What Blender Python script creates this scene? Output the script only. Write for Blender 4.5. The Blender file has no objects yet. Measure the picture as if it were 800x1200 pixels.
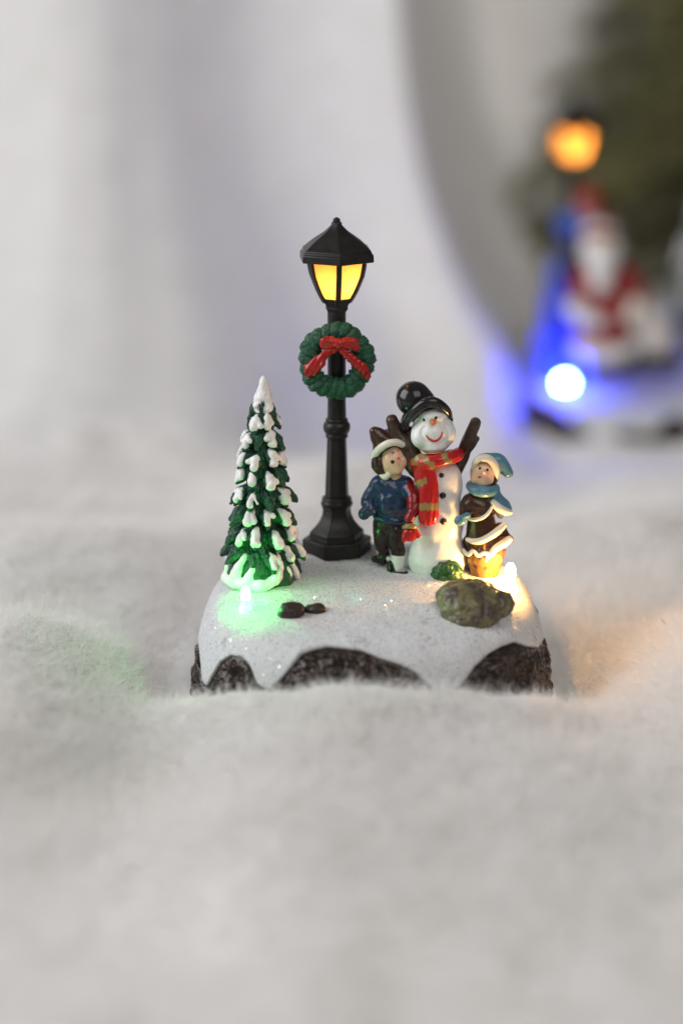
import bpy, math, random
import numpy as np
from mathutils import Vector

# ------------------------------------------------------------------ basics
# all coordinates below are centimetres; S turns them into metres
S = 0.01
random.seed(11)
rng = np.random.default_rng(11)
sc = bpy.context.scene
col = sc.collection

# ------------------------------------------------------------------ camera
FPX = 2730.0                                   # focal length in photo pixels (800 x 1200)
PITCH = math.radians(14.9)
CAM = np.array([-0.83, -62.24, 21.4])
FWD = np.array([0, math.cos(PITCH), -math.sin(PITCH)])
UP = np.array([0, math.sin(PITCH), math.cos(PITCH)])
cam_d = bpy.data.cameras.new('camera')
cam = bpy.data.objects.new('camera', cam_d)
col.objects.link(cam)
cam.location = Vector(CAM * S)
cam.rotation_euler = (math.radians(90) - PITCH, 0, 0)
cam_d.sensor_fit = 'VERTICAL'
cam_d.sensor_height = 36
cam_d.lens = FPX / 1200 * 36
cam_d.clip_start = 0.01
cam_d.clip_end = 20
cam_d.dof.use_dof = True
cam_d.dof.focus_distance = 0.647
cam_d.dof.aperture_fstop = 4.2
sc.camera = cam

# ------------------------------------------------------------------ light and exposure
world = bpy.data.worlds.new('World')
sc.world = world
world.use_nodes = True
bg = world.node_tree.nodes['Background']
bg.inputs['Color'].default_value = (0.95, 0.96, 1.0, 1)
bg.inputs['Strength'].default_value = 0.13

def area(name, loc, target, sx, sy, power, color):
    d = bpy.data.lights.new(name, 'AREA')
    d.shape = 'RECTANGLE'
    d.size = sx * S
    d.size_y = sy * S
    d.energy = power
    d.color = color
    o = bpy.data.objects.new(name, d)
    col.objects.link(o)
    o.location = Vector(loc) * S
    o.rotation_euler = (Vector(target) - Vector(loc)).to_track_quat('-Z', 'Y').to_euler()
    return o

area('window_light', (-92, -12, 60), (0, 10, 0), 80, 80, 10.9, (0.985, 0.985, 1.0))
area('room_fill', (38, -72, 85), (4, 5, 2), 80, 70, 4.8, (1.0, 0.92, 0.84))  # warm front fill, added to lift the fleece and backdrop
back_ = area('back_wall_fill', (34, 40, 95), (24, 112, 6), 40, 40, 0.56, (1.0, 0.96, 0.92))  # unseen fill added to brighten the shaded backdrop, not a window
back_.data.spread = math.radians(55)

sc.view_settings.view_transform = 'Standard'
sc.view_settings.look = 'None'
sc.view_settings.exposure = 0
sc.view_settings.gamma = 1
sc.render.engine = 'CYCLES'
sc.cycles.use_denoising = True
sc.cycles.max_bounces = 8
sc.cycles.diffuse_bounces = 5
sc.cycles.caustics_reflective = False
sc.cycles.caustics_refractive = False

# ------------------------------------------------------------------ projection helpers
def W(px, py, Y):
    d = FWD + np.array([(px - 400) / FPX, 0, 0]) + UP * ((600 - py) / FPX)
    return CAM + d * ((Y - CAM[1]) / d[1])

def ray(px, py):
    d = FWD + np.array([(px - 400) / FPX, 0, 0]) + UP * ((600 - py) / FPX)
    return d / np.linalg.norm(d)

def proj(v):
    q = np.asarray(v) - CAM
    dep = q @ FWD
    return 400 + FPX * q[..., 0] / dep, 600 - FPX * (q @ UP) / dep

def frame(Y0):
    """pixel-like local frame at depth Y0: F(px, py, d) with d in pixels away from the camera; also K cm per pixel"""
    K = ((Y0 - CAM[1]) * math.cos(PITCH) + 16 * math.sin(PITCH)) / FPX
    return (lambda px, py, d=0.0: W(px, py, Y0 + d * K)), K

def sstep(a, b, x):
    t = np.clip((x - a) / (b - a), 0, 1)
    return t * t * (3 - 2 * t)

# vectorised gradient-free value noise
_perm = rng.random(4096)
def _h(i, j, k):
    return _perm[(i * 1619 + j * 31337 + k * 6971) & 4095]
def vnoise(p):
    p = np.asarray(p, float)
    i = np.floor(p).astype(np.int64)
    f = p - i
    f = f * f * f * (f * (f * 6 - 15) + 10)
    x, y, z = i[..., 0], i[..., 1], i[..., 2]
    fx, fy, fz = f[..., 0], f[..., 1], f[..., 2]
    def L(a, b, t): return a + (b - a) * t
    a = L(L(_h(x, y, z), _h(x + 1, y, z), fx), L(_h(x, y + 1, z), _h(x + 1, y + 1, z), fx), fy)
    b = L(L(_h(x, y, z + 1), _h(x + 1, y, z + 1), fx), L(_h(x, y + 1, z + 1), _h(x + 1, y + 1, z + 1), fx), fy)
    return L(a, b, fz) * 2 - 1
def fbm(p, n=3):
    p = np.asarray(p, float)
    o = 0; a = 1.0
    for k in range(n):
        o = o + a * vnoise(p * 2 ** k + 17.3 * k)
        a *= .5
    return o

# ------------------------------------------------------------------ materials
def nodes_of(m):
    m.use_nodes = True
    nt = m.node_tree
    return nt, nt.nodes, nt.links, nt.nodes['Principled BSDF']

def pmat(name, c, rough=.35, c2=None, nscale=250, lo=.35, hi=.7, bump=.0, bscale=900, coat=0.0, spec=.5, detail=4, attr=None, sheen=0, sss=0):
    m = bpy.data.materials.new(name)
    nt, N, Lk, b = nodes_of(m)
    tc = N.new('ShaderNodeTexCoord')
    b.inputs['Roughness'].default_value = rough
    b.inputs['Specular IOR Level'].default_value = spec
    b.inputs['Coat Weight'].default_value = coat
    b.inputs['Coat Roughness'].default_value = .15
    if sheen: b.inputs['Sheen Weight'].default_value = sheen
    if sss:
        b.inputs['Subsurface Weight'].default_value = sss
        b.inputs['Subsurface Radius'].default_value = (1, .9, .8)
        b.inputs['Subsurface Scale'].default_value = .0015
    nz = N.new('ShaderNodeTexNoise')
    nz.inputs['Scale'].default_value = nscale
    nz.inputs['Detail'].default_value = detail
    nz.inputs['Roughness'].default_value = .6
    Lk.new(tc.outputs['Object'], nz.inputs['Vector'])
    if c2 is None:
        c2 = tuple(x * .8 for x in c)
    mr = N.new('ShaderNodeMapRange')
    mr.inputs['From Min'].default_value = lo
    mr.inputs['From Max'].default_value = hi
    Lk.new(nz.outputs['Fac'], mr.inputs['Value'])
    mx = N.new('ShaderNodeMix'); mx.data_type = 'RGBA'
    Lk.new(mr.outputs['Result'], mx.inputs['Factor'])
    if attr:
        at = N.new('ShaderNodeAttribute'); at.attribute_name = attr
        mu = N.new('ShaderNodeMix'); mu.data_type = 'RGBA'; mu.blend_type = 'MULTIPLY'
        mu.inputs['Factor'].default_value = 1
        Lk.new(at.outputs['Color'], mu.inputs['A'])
        mu.inputs['B'].default_value = (.78, .78, .78, 1)
        Lk.new(at.outputs['Color'], mx.inputs['A'])
        Lk.new(mu.outputs['Result'], mx.inputs['B'])
    else:
        mx.inputs['A'].default_value = (*c, 1)
        mx.inputs['B'].default_value = (*c2, 1)
    Lk.new(mx.outputs['Result'], b.inputs['Base Color'])
    if bump:
        n2 = N.new('ShaderNodeTexNoise')
        n2.inputs['Scale'].default_value = bscale
        n2.inputs['Detail'].default_value = 3
        Lk.new(tc.outputs['Object'], n2.inputs['Vector'])
        bp = N.new('ShaderNodeBump')
        bp.inputs['Strength'].default_value = bump
        bp.inputs['Distance'].default_value = .0006
        Lk.new(n2.outputs['Fac'], bp.inputs['Height'])
        Lk.new(bp.outputs['Normal'], b.inputs['Normal'])
        Lk.new(bp.outputs['Normal'], b.inputs['Coat Normal'])
    return m

def glow_mat(name, c, strength):
    m = bpy.data.materials.new(name)
    nt, N, Lk, b = nodes_of(m)
    b.inputs['Base Color'].default_value = (.8, .8, .8, 1)
    b.inputs['Roughness'].default_value = .2
    b.inputs['Emission Color'].default_value = (*c, 1)
    b.inputs['Emission Strength'].default_value = strength
    return m

def pane_mat():
    m = bpy.data.materials.new('amber_pane')
    nt, N, Lk, b = nodes_of(m)
    out = N['Material Output']
    tr = N.new('ShaderNodeBsdfTranslucent')
    tr.inputs['Color'].default_value = (1.0, .47, .12, 1)
    b.inputs['Base Color'].default_value = (.8, .42, .08, 1)
    b.inputs['Roughness'].default_value = .25
    mx = N.new('ShaderNodeMixShader')
    mx.inputs['Fac'].default_value = .25
    Lk.new(tr.outputs[0], mx.inputs[1]); Lk.new(b.outputs[0], mx.inputs[2])
    Lk.new(mx.outputs[0], out.inputs['Surface'])
    return m

def glitter_snow(name, c, spark=.93):
    m = bpy.data.materials.new(name)
    nt, N, Lk, b = nodes_of(m)
    out = N['Material Output']
    tc = N.new('ShaderNodeTexCoord')
    # colour: thin worn grey patches in white flock
    nz = N.new('ShaderNodeTexNoise'); nz.inputs['Scale'].default_value = 130; nz.inputs['Detail'].default_value = 6; nz.inputs['Roughness'].default_value = .7
    Lk.new(tc.outputs['Object'], nz.inputs['Vector'])
    rp = N.new('ShaderNodeValToRGB')
    rp.color_ramp.elements[0].position = .27; rp.color_ramp.elements[0].color = (c[0] * .45, c[1] * .45, c[2] * .47, 1)
    rp.color_ramp.elements[1].position = .40; rp.color_ramp.elements[1].color = (*c, 1)
    Lk.new(nz.outputs['Fac'], rp.inputs['Fac'])
    gr = N.new('ShaderNodeTexNoise'); gr.inputs['Scale'].default_value = 2600; gr.inputs['Detail'].default_value = 2
    Lk.new(tc.outputs['Object'], gr.inputs['Vector'])
    g2 = N.new('ShaderNodeMapRange'); g2.inputs['From Min'].default_value = .33; g2.inputs['From Max'].default_value = .6
    g2.inputs['To Min'].default_value = .74; g2.inputs['To Max'].default_value = 1
    Lk.new(gr.outputs['Fac'], g2.inputs['Value'])
    mu = N.new('ShaderNodeMix'); mu.data_type = 'RGBA'; mu.blend_type = 'MULTIPLY'; mu.inputs['Factor'].default_value = 1
    Lk.new(rp.outputs['Color'], mu.inputs['A']); Lk.new(g2.outputs['Result'], mu.inputs['B'])
    Lk.new(mu.outputs['Result'], b.inputs['Base Color'])
    b.inputs['Roughness'].default_value = .75
    b.inputs['Specular IOR Level'].default_value = .3
    bp = N.new('ShaderNodeBump'); bp.inputs['Strength'].default_value = .7; bp.inputs['Distance'].default_value = .0005
    Lk.new(gr.outputs['Fac'], bp.inputs['Height'])
    Lk.new(bp.outputs['Normal'], b.inputs['Normal'])
    # glitter flakes: small cells with their own tilt
    vo = N.new('ShaderNodeTexVoronoi'); vo.inputs['Scale'].default_value = 3000
    Lk.new(tc.outputs['Object'], vo.inputs['Vector'])
    sx = N.new('ShaderNodeSeparateColor'); Lk.new(vo.outputs['Color'], sx.inputs['Color'])
    gt = N.new('ShaderNodeMath'); gt.operation = 'GREATER_THAN'; gt.inputs[1].default_value = spark
    Lk.new(sx.outputs['Red'], gt.inputs[0])
    sb = N.new('ShaderNodeVectorMath'); sb.operation = 'SUBTRACT'; sb.inputs[1].default_value = (.5, .5, .5)
    Lk.new(vo.outputs['Color'], sb.inputs[0])
    sl = N.new('ShaderNodeVectorMath'); sl.operation = 'SCALE'; sl.inputs['Scale'].default_value = 1.6
    Lk.new(sb.outputs[0], sl.inputs[0])
    ge = N.new('ShaderNodeNewGeometry')
    ad = N.new('ShaderNodeVectorMath'); ad.operation = 'ADD'
    Lk.new(ge.outputs['Normal'], ad.inputs[0]); Lk.new(sl.outputs[0], ad.inputs[1])
    nm = N.new('ShaderNodeVectorMath'); nm.operation = 'NORMALIZE'; Lk.new(ad.outputs[0], nm.inputs[0])
    gl = N.new('ShaderNodeBsdfGlossy'); gl.inputs['Roughness'].default_value = .12; gl.inputs['Color'].default_value = (.95, .95, .95, 1)
    Lk.new(nm.outputs[0], gl.inputs['Normal'])
    hf = N.new('ShaderNodeMath'); hf.operation = 'MULTIPLY'; hf.inputs[1].default_value = .55
    Lk.new(gt.outputs[0], hf.inputs[0])
    mx = N.new('ShaderNodeMixShader')
    Lk.new(hf.outputs[0], mx.inputs['Fac']); Lk.new(b.outputs[0], mx.inputs[1]); Lk.new(gl.outputs[0], mx.inputs[2])
    Lk.new(mx.outputs[0], out.inputs['Surface'])
    return m

DARK = .28
M = dict(
    fleece=pmat('white_fleece', (.77, .76, .75), .95, (.70, .69, .675), nscale=60, bump=.55, bscale=260, spec=.1, sheen=.25),
    fibre=pmat('fleece_fibre', (.89, .88, .87), .8, (.86, .85, .84), nscale=40, spec=.2),
    snow=glitter_snow('glitter_snow', (.70, .715, .735)),
    rock=pmat('brown_rock_paint', (.022, .013, .010), .20, (.15, .115, .098), nscale=480, lo=.54, hi=.80, bump=.6, bscale=700, coat=0.17, spec=DARK),
    black=pmat('black_enamel', (.013, .012, .012), .38, (.022, .020, .018), nscale=500, bump=.12, bscale=1500, spec=DARK),
    pane=pane_mat(),
    bulb=glow_mat('warm_bulb', (1, .72, .36), 132),
    wreath=pmat('wreath_green', (.018, .115, .058), .36, (.008, .045, .026), nscale=900, bump=.6, bscale=1800, coat=0.08, spec=.35),
    red=pmat('red_gloss_paint', (.42, .012, .010), .25, (.28, .008, .006), nscale=400, bump=.25, bscale=700, coat=0.22, spec=.35),
    tree=pmat('tree_green', (.013, .092, .046), .33, (.005, .034, .020), nscale=900, bump=.7, bscale=1700, coat=0.14, spec=.35),
    white=pmat('white_paint', (.80, .80, .79), .38, (.72, .72, .71), nscale=500, bump=.25, bscale=700, coat=0.06, sss=.15),
    painted=pmat('painted_resin', (1, 1, 1), .26, attr='paint', nscale=500, bump=.22, bscale=700, coat=0.19, spec=.35),
    hatblack=pmat('hat_black', (.010, .010, .012), .18, (.02, .02, .022), nscale=300, bump=.08, bscale=500, coat=0.28, spec=DARK),
    stick=pmat('brown_stick_paint', (.070, .042, .032), .35, (.045, .026, .020), nscale=600, bump=.4, bscale=700, coat=0.14, spec=DARK),
    brown=pmat('dark_brown_paint', (.060, .026, .014), .25, (.035, .016, .010), nscale=500, bump=.25, bscale=600, coat=0.19, spec=.35),
    trouser=pmat('trouser_paint', (.030, .018, .018), .25, (.018, .012, .012), nscale=500, bump=.3, bscale=600, coat=0.19, spec=DARK),
    boot=pmat('boot_black', (.010, .009, .009), .22, (.02, .018, .018), nscale=500, bump=.15, bscale=600, coat=0.22, spec=DARK),
    navy=pmat('navy_paint', (.014, .038, .085), .25, (.008, .022, .05), nscale=400, bump=.25, bscale=500, coat=0.19, spec=.35),
    teal=pmat('teal_paint', (.10, .245, .33), .28, (.07, .18, .26), nscale=400, bump=.2, bscale=500, coat=0.17, spec=.35),
    hair=pmat('brown_hair_paint', (.045, .020, .011), .28, (.025, .011, .007), nscale=700, bump=.4, bscale=900, coat=0.17, spec=.35),
    skin=pmat('skin_paint', (.74, .47, .31), .3, (.70, .42, .27), nscale=350, bump=.1, bscale=400, coat=0.14, sss=.15),
    cream=pmat('cream_trim', (.76, .72, .64), .32, (.68, .63, .54), nscale=500, bump=.25, bscale=600, coat=0.11),
    gold=pmat('gold_paint', (.34, .23, .075), .3, (.22, .14, .045), nscale=500, coat=.2),
    orange=pmat('orange_nose', (.62, .22, .06), .3, (.5, .16, .04), nscale=500),
    ink=pmat('black_dot', (.008, .008, .008), .2, nscale=300, coat=0.28),
    mouth=pmat('red_mouth', (.55, .03, .03), .3, nscale=300),
    blueish=pmat('blue_grey_dot', (.22, .26, .32), .3, nscale=300),
    bush=pmat('bush_green', (.030, .125, .024), .25, (.008, .035, .010), nscale=800, bump=.4, bscale=900, coat=0.22, spec=.35),
    boulder=pmat('mossy_boulder', (.15, .15, .065), .36, (.075, .056, .044), nscale=260, lo=.42, hi=.60, bump=1.0, bscale=420, coat=0.11, spec=.35),
    stone=pmat('dark_stone', (.045, .032, .027), .38, (.025, .018, .015), nscale=500, bump=.3, bscale=600, coat=0.08, spec=DARK),
    dim_green=glow_mat('green_led_base', (.04, 1.0, .12), 5),
    dim_warm=glow_mat('warm_led_base', (1.0, .55, .15), 14),
    dim_blue=glow_mat('blue_led_base', (.035, .07, 1.0), 5),
    led_green=glow_mat('green_led', (.04, 1.0, .10), 185),
    led_warm=glow_mat('warm_led', (1.0, .50, .13), 680),
    led_blue=glow_mat('blue_led', (.035, .07, 1.0), 600),
    needle=pmat('fir_needles', (.30, .28, .11), .6, (.14, .16, .065), nscale=30),
    bark=pmat('fir_bark', (.075, .055, .035), .8, (.05, .035, .022), nscale=60, bump=.4, bscale=120),
    santared=pmat('santa_red', (.30, .014, .012), .3, (.24, .012, .010), nscale=200, coat=.3),
    sack=pmat('sack_cloth', (.62, .58, .54), .5, (.5, .46, .42), nscale=200, bump=.3, bscale=200),
)

# ------------------------------------------------------------------ objects
def thing(name, label, cat, loc, group=None):
    o = bpy.data.objects.new(name, None)
    o.empty_display_size = .01
    col.objects.link(o)
    o.location = Vector(loc) * S
    o['label'] = label
    o['category'] = cat
    if group: o['group'] = group
    return o

def top_of(o):
    while o.parent: o = o.parent
    return o

def obj(name, v, f, mat, parent=None, smooth=True, sharp=None, label=None, paint=None, origin=None):
    v = np.asarray(v, float)
    me = bpy.data.meshes.new(name)
    off = np.zeros(3)
    if parent is not None:
        off = np.array(top_of(parent).location) / S
    elif origin is not None:
        off = np.asarray(origin, float)
    me.from_pydata(((v - off) * S).tolist(), [], f if isinstance(f, list) else f.tolist())
    me.materials.append(mat)
    if smooth:
        me.polygons.foreach_set('use_smooth', [True] * len(me.polygons))
        if sharp: me.set_sharp_from_angle(angle=math.radians(sharp))
    if paint is not None:
        a = me.attributes.new('paint', 'FLOAT_COLOR', 'POINT')
        a.data.foreach_set('color', np.concatenate([paint, np.ones((len(paint), 1))], 1).astype(np.float32).ravel())
    me.update()
    o = bpy.data.objects.new(name, me)
    col.objects.link(o)
    if parent is not None: o.parent = parent
    else: o.location = Vector(off) * S
    if label: o['label'] = label
    return o

def dup(root, loc, scale, rotz=0, label=None, group=None, mats=None):
    def cp(o, par):
        c = o.copy(); col.objects.link(c)
        if par is not None: c.parent = par
        for ch in list(o.children): cp(ch, c)
        return c
    r = cp(root, None)
    r.location = Vector(loc) * S
    r.scale = (scale,) * 3 if np.isscalar(scale) else scale
    r.rotation_euler = (0, 0, rotz)
    if label: r['label'] = label
    if group: r['group'] = group
    return r

# ------------------------------------------------------------------ implicit surfaces (surface nets)
def rotm(ax, ay, az):
    cx, sx, cy, sy, cz, sz = math.cos(ax), math.sin(ax), math.cos(ay), math.sin(ay), math.cos(az), math.sin(az)
    X = np.array([[1, 0, 0], [0, cx, -sx], [0, sx, cx]])
    Y = np.array([[cy, 0, sy], [0, 1, 0], [-sy, 0, cy]])
    Z = np.array([[cz, -sz, 0], [sz, cz, 0], [0, 0, 1]])
    return Z @ Y @ X

class Shape:
    """smooth union of balls and tapered capsules; radii in pixels of the given frame"""
    def __init__(s, F, K, k=2.0):
        s.F, s.K, s.k = F, K, k * K
        s.p = []; s.lo = []; s.hi = []; s.cut = []; s.disp = None; s.bb = []
    def _b(s, c, r):
        s.lo.append(c - r); s.hi.append(c + r)
    def _bb(s, *cr):
        s.bb.append((np.min([c - r for c, r in cr], 0), np.max([c + r for c, r in cr], 0)))
    def pt(s, a): return s.F(*a) if len(a) in (2, 3) and not isinstance(a, np.ndarray) else a
    def ball(s, c, r, roll=0, tilt=0, yaw=0, cut=False):
        c = s.pt(c)
        r = np.array([r] * 3 if np.isscalar(r) else r, float) * s.K
        R = rotm(math.radians(tilt), math.radians(roll), math.radians(yaw))
        def f(P):
            q = (P - c) @ R
            k0 = np.sqrt(((q / r) ** 2).sum(1)); k1 = np.sqrt(((q / r ** 2) ** 2).sum(1)) + 1e-9
            return k0 * (k0 - 1) / k1
        (s.cut if cut else s.p).append(f)
        if not cut: s._b(c, r.max()); s._bb((c, r.max()))
        return s
    def cap(s, a, b, ra, rb, flat=None):
        a, b = s.pt(a), s.pt(b)
        ra, rb = ra * s.K, rb * s.K
        d = b - a; L2 = float(d @ d) + 1e-12
        def f(P):
            t = np.clip(((P - a) @ d) / L2, 0, 1)
            q = P - a - t[:, None] * d
            if flat is not None:
                q = q * np.array([1, flat, 1])
            return np.sqrt((q ** 2).sum(1)) - (ra + (rb - ra) * t)
        s.p.append(f)
        m = max(ra, rb); s._b(a, m); s._b(b, m); s._bb((a, m), (b, m))
        return s
    def chain(s, pts, rs, flat=None):
        """one rope of tapered segments, joined without swelling at the joints"""
        P_ = [s.pt(p) for p in pts]
        # resample on a smooth curve
        n = len(P_)
        if n > 2:
            A = np.array(P_); Rr = np.array(rs, float)
            Q, q = [], []
            for i in range(n - 1):
                p0, p1, p2, p3 = A[max(i - 1, 0)], A[i], A[i + 1], A[min(i + 2, n - 1)]
                for t in (0, .25, .5, .75):
                    Q.append(.5 * (2 * p1 + (p2 - p0) * t + (2 * p0 - 5 * p1 + 4 * p2 - p3) * t * t + (3 * p1 - p0 - 3 * p2 + p3) * t ** 3))
                    q.append(Rr[i] + (Rr[i + 1] - Rr[i]) * t)
            Q.append(A[-1]); q.append(Rr[-1])
            P_, rs = Q, q
        sub = Shape(s.F, s.K, 1)
        for i in range(len(P_) - 1):
            sub.cap(P_[i], P_[i + 1], rs[i], rs[i + 1], flat)
        fs = sub.p
        def f(P):
            d = fs[0](P)
            for g in fs[1:]: d = np.minimum(d, g(P))
            return d
        s.p.append(f)
        for p, r in zip(P_, rs): s._b(p, r * s.K)
        s._bb(*[(p, r * s.K) for p, r in zip(P_, rs)])
        return s
    def smin(s, d, e):
        h = np.clip(.5 + .5 * (e - d) / s.k, 0, 1)
        return e + (d - e) * h - s.k * h * (1 - h)
    def eval(s, P):
        d = np.full(len(P), 1e3)
        for g, (lo, hi) in zip(s.p, s.bb):
            m = 2 * s.k + 3 * s.K
            k = np.where(((P > lo - m) & (P < hi + m)).all(1))[0]
            if len(k): d[k] = s.smin(d[k], g(P[k]))
        for g in s.cut:
            d = np.maximum(d, -g(P))
        if s.disp is not None:
            k = np.where(np.abs(d) < 12 * s.K)[0]
            if len(k): d[k] += s.disp(P[k])
        return d
    def mesh(s, h=1.0):
        h = h * s.K
        lo = np.min(s.lo, 0) - 3 * h; hi = np.max(s.hi, 0) + 3 * h
        n = np.ceil((hi - lo) / h).astype(int) + 1
        gx = [lo[i] + h * np.arange(n[i]) for i in range(3)]
        V = np.full(n, 1e3)
        m = 2 * s.k + 3 * h
        for g, (l0, h0) in zip(s.p, s.bb):
            i0 = np.clip(np.floor((l0 - m - lo) / h).astype(int), 0, n - 1)
            i1 = np.clip(np.ceil((h0 + m - lo) / h).astype(int) + 1, 1, n)
            sl = tuple(slice(i0[i], i1[i]) for i in range(3))
            G = np.stack(np.meshgrid(*[gx[i][sl[i]] for i in range(3)], indexing='ij'), -1).reshape(-1, 3)
            V[sl] = s.smin(V[sl], g(G).reshape(V[sl].shape))
        if s.disp is not None or s.cut:
            k = np.argwhere(np.abs(V) < 12 * s.K)
            P = lo + h * k
            d = V[k[:, 0], k[:, 1], k[:, 2]]
            for g in s.cut: d = np.maximum(d, -g(P))
            if s.disp is not None: d = d + s.disp(P)
            V[k[:, 0], k[:, 1], k[:, 2]] = d
        sg = V < 0
        c = np.zeros(n - 1, int)
        for dx in (0, 1):
            for dy in (0, 1):
                for dz in (0, 1):
                    c += sg[dx:n[0] - 1 + dx, dy:n[1] - 1 + dy, dz:n[2] - 1 + dz]
        act = (c > 0) & (c < 8)
        idx = -np.ones(n - 1, int)
        ii = np.argwhere(act)
        idx[act] = np.arange(len(ii))
        acc = np.zeros((len(ii), 3)); cnt = np.zeros(len(ii))
        cor = [(a, b, c2) for a in (0, 1) for b in (0, 1) for c2 in (0, 1)]
        for a in cor:
            for ax in range(3):
                if a[ax] == 0:
                    b = list(a); b[ax] = 1
                    va = V[ii[:, 0] + a[0], ii[:, 1] + a[1], ii[:, 2] + a[2]]
                    vb = V[ii[:, 0] + b[0], ii[:, 1] + b[1], ii[:, 2] + b[2]]
                    m = (va < 0) != (vb < 0)
                    t = np.where(m, va / np.where(m, va - vb, 1), 0)
                    p = np.tile(np.array(a, float), (len(ii), 1)); p[:, ax] = t
                    acc += p * m[:, None]; cnt += m
        v = lo + h * (ii + acc / np.maximum(cnt, 1)[:, None])
        F = []
        for ax in range(3):
            o1, o2 = [(1, 2), (2, 0), (0, 1)][ax]
            sl0 = [slice(None)] * 3; sl1 = [slice(None)] * 3
            sl0[ax] = slice(0, n[ax] - 1); sl1[ax] = slice(1, n[ax])
            ch = sg[tuple(sl0)] != sg[tuple(sl1)]
            e = np.argwhere(ch)
            e = e[(e[:, o1] > 0) & (e[:, o2] > 0) & (e[:, o1] < n[o1] - 1) & (e[:, o2] < n[o2] - 1)]
            q = []
            for (u, w) in ((0, 0), (-1, 0), (-1, -1), (0, -1)):
                k = e.copy(); k[:, o1] += u; k[:, o2] += w
                q.append(idx[k[:, 0], k[:, 1], k[:, 2]])
            q = np.stack(q, 1)
            ins = sg[e[:, 0], e[:, 1], e[:, 2]]
            q[~ins] = q[~ins][:, ::-1]
            F.append(q)
        F = np.concatenate(F)
        F = F[(F >= 0).all(1)]
        e = h * .2
        for _ in range(1):
            f0 = s.eval(v)
            g = np.stack([(s.eval(v + e * np.eye(3)[i]) - s.eval(v - e * np.eye(3)[i])) / (2 * e) for i in range(3)], 1)
            st = f0[:, None] * g / np.maximum((g ** 2).sum(1), .05)[:, None]
            v = v - np.clip(st, -h * .5, h * .5)
        return v, F
    def build(s, name, mat, parent, h=1.0, paint=None, label=None):
        v, F = s.mesh(h)
        if callable(paint):
            px, py = proj(v); paint = paint(px, py, v)
        return obj(name, v, F, mat, parent, paint=paint, label=label)
    def hit(s, px, py):
        d = ray(px, py)
        lo = np.min(s.lo, 0); hi = np.max(s.hi, 0)
        t0 = np.linalg.norm((lo + hi) / 2 - CAM); R = np.linalg.norm(hi - lo) / 2
        t = np.linspace(t0 - R, t0 + R, 900)
        P = CAM + t[:, None] * d
        f = s.eval(P)
        k = np.argmax(f < 0) if (f < 0).any() else int(np.argmin(f))
        return P[k]

def loft(profile, n, rot, cx, cy, flute=0, cap_top=True, cap_bot=True):
    """profile of (radius, z) in cm from bottom to top; n sides"""
    a = math.radians(rot) + 2 * math.pi * np.arange(n) / n
    v = []; f = []
    for r, z in profile:
        for i in range(n):
            rr = r * (1 - flute * (i % 2))
            v.append((cx + rr * math.cos(a[i]), cy + rr * math.sin(a[i]), z))
    for j in range(len(profile) - 1):
        for i in range(n):
            k = (i + 1) % n
            f.append([j * n + i, j * n + k, (j + 1) * n + k, (j + 1) * n + i])
    if cap_bot: f.append(list(range(n))[::-1])
    if cap_top: f.append([(len(profile) - 1) * n + i for i in range(n)])
    return v, f

def bevel(o, w, seg=2):
    m = o.modifiers.new('edge', 'BEVEL'); m.width = w * S; m.segments = seg; m.limit_method = 'ANGLE'; m.angle_limit = math.radians(25)

# ------------------------------------------------------------------ ornament base shape
BA, BB, BN, BCY, BZ, BSL = 5.0, 4.5, 2.75, 0.15, 2.74, .11
_pr = np.array([0, .30, .52, .68, .78, .85, .895, .927, .952, .970, .985, 1.0])
_pz = np.array([1.0, .995, .985, .965, .925, .865, .77, .65, .50, .34, .17, 0.0]) * BZ
def base_z(rho, y):
    z = np.interp(rho, _pr, _pz)
    return z + BSL * (y - BCY) * z / BZ
def base_norm(x, y):
    return ((np.abs(x) / BA) ** BN + (np.abs(y - BCY) / BB) ** BN) ** (1 / BN)
def topz(x, y):
    return float(base_z(base_norm(np.array(x), np.array(y)), y))
def on_top(px, py):
    """point of the base's upper surface seen at a photo pixel"""
    d = ray(px, py)
    t = np.linspace(55, 75, 2500)
    P = CAM + t[:, None] * d
    zz = base_z(base_norm(P[:, 0], P[:, 1]), P[:, 1])
    rho = base_norm(P[:, 0], P[:, 1])
    ok = (P[:, 2] < zz) & (rho < .97)
    if not ok.any():
        print('on_top missed', px, py); return P[int(np.argmin(P[:, 2] - zz + 9 * (rho > .9)))]
    return P[np.argmax(ok)]

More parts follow.
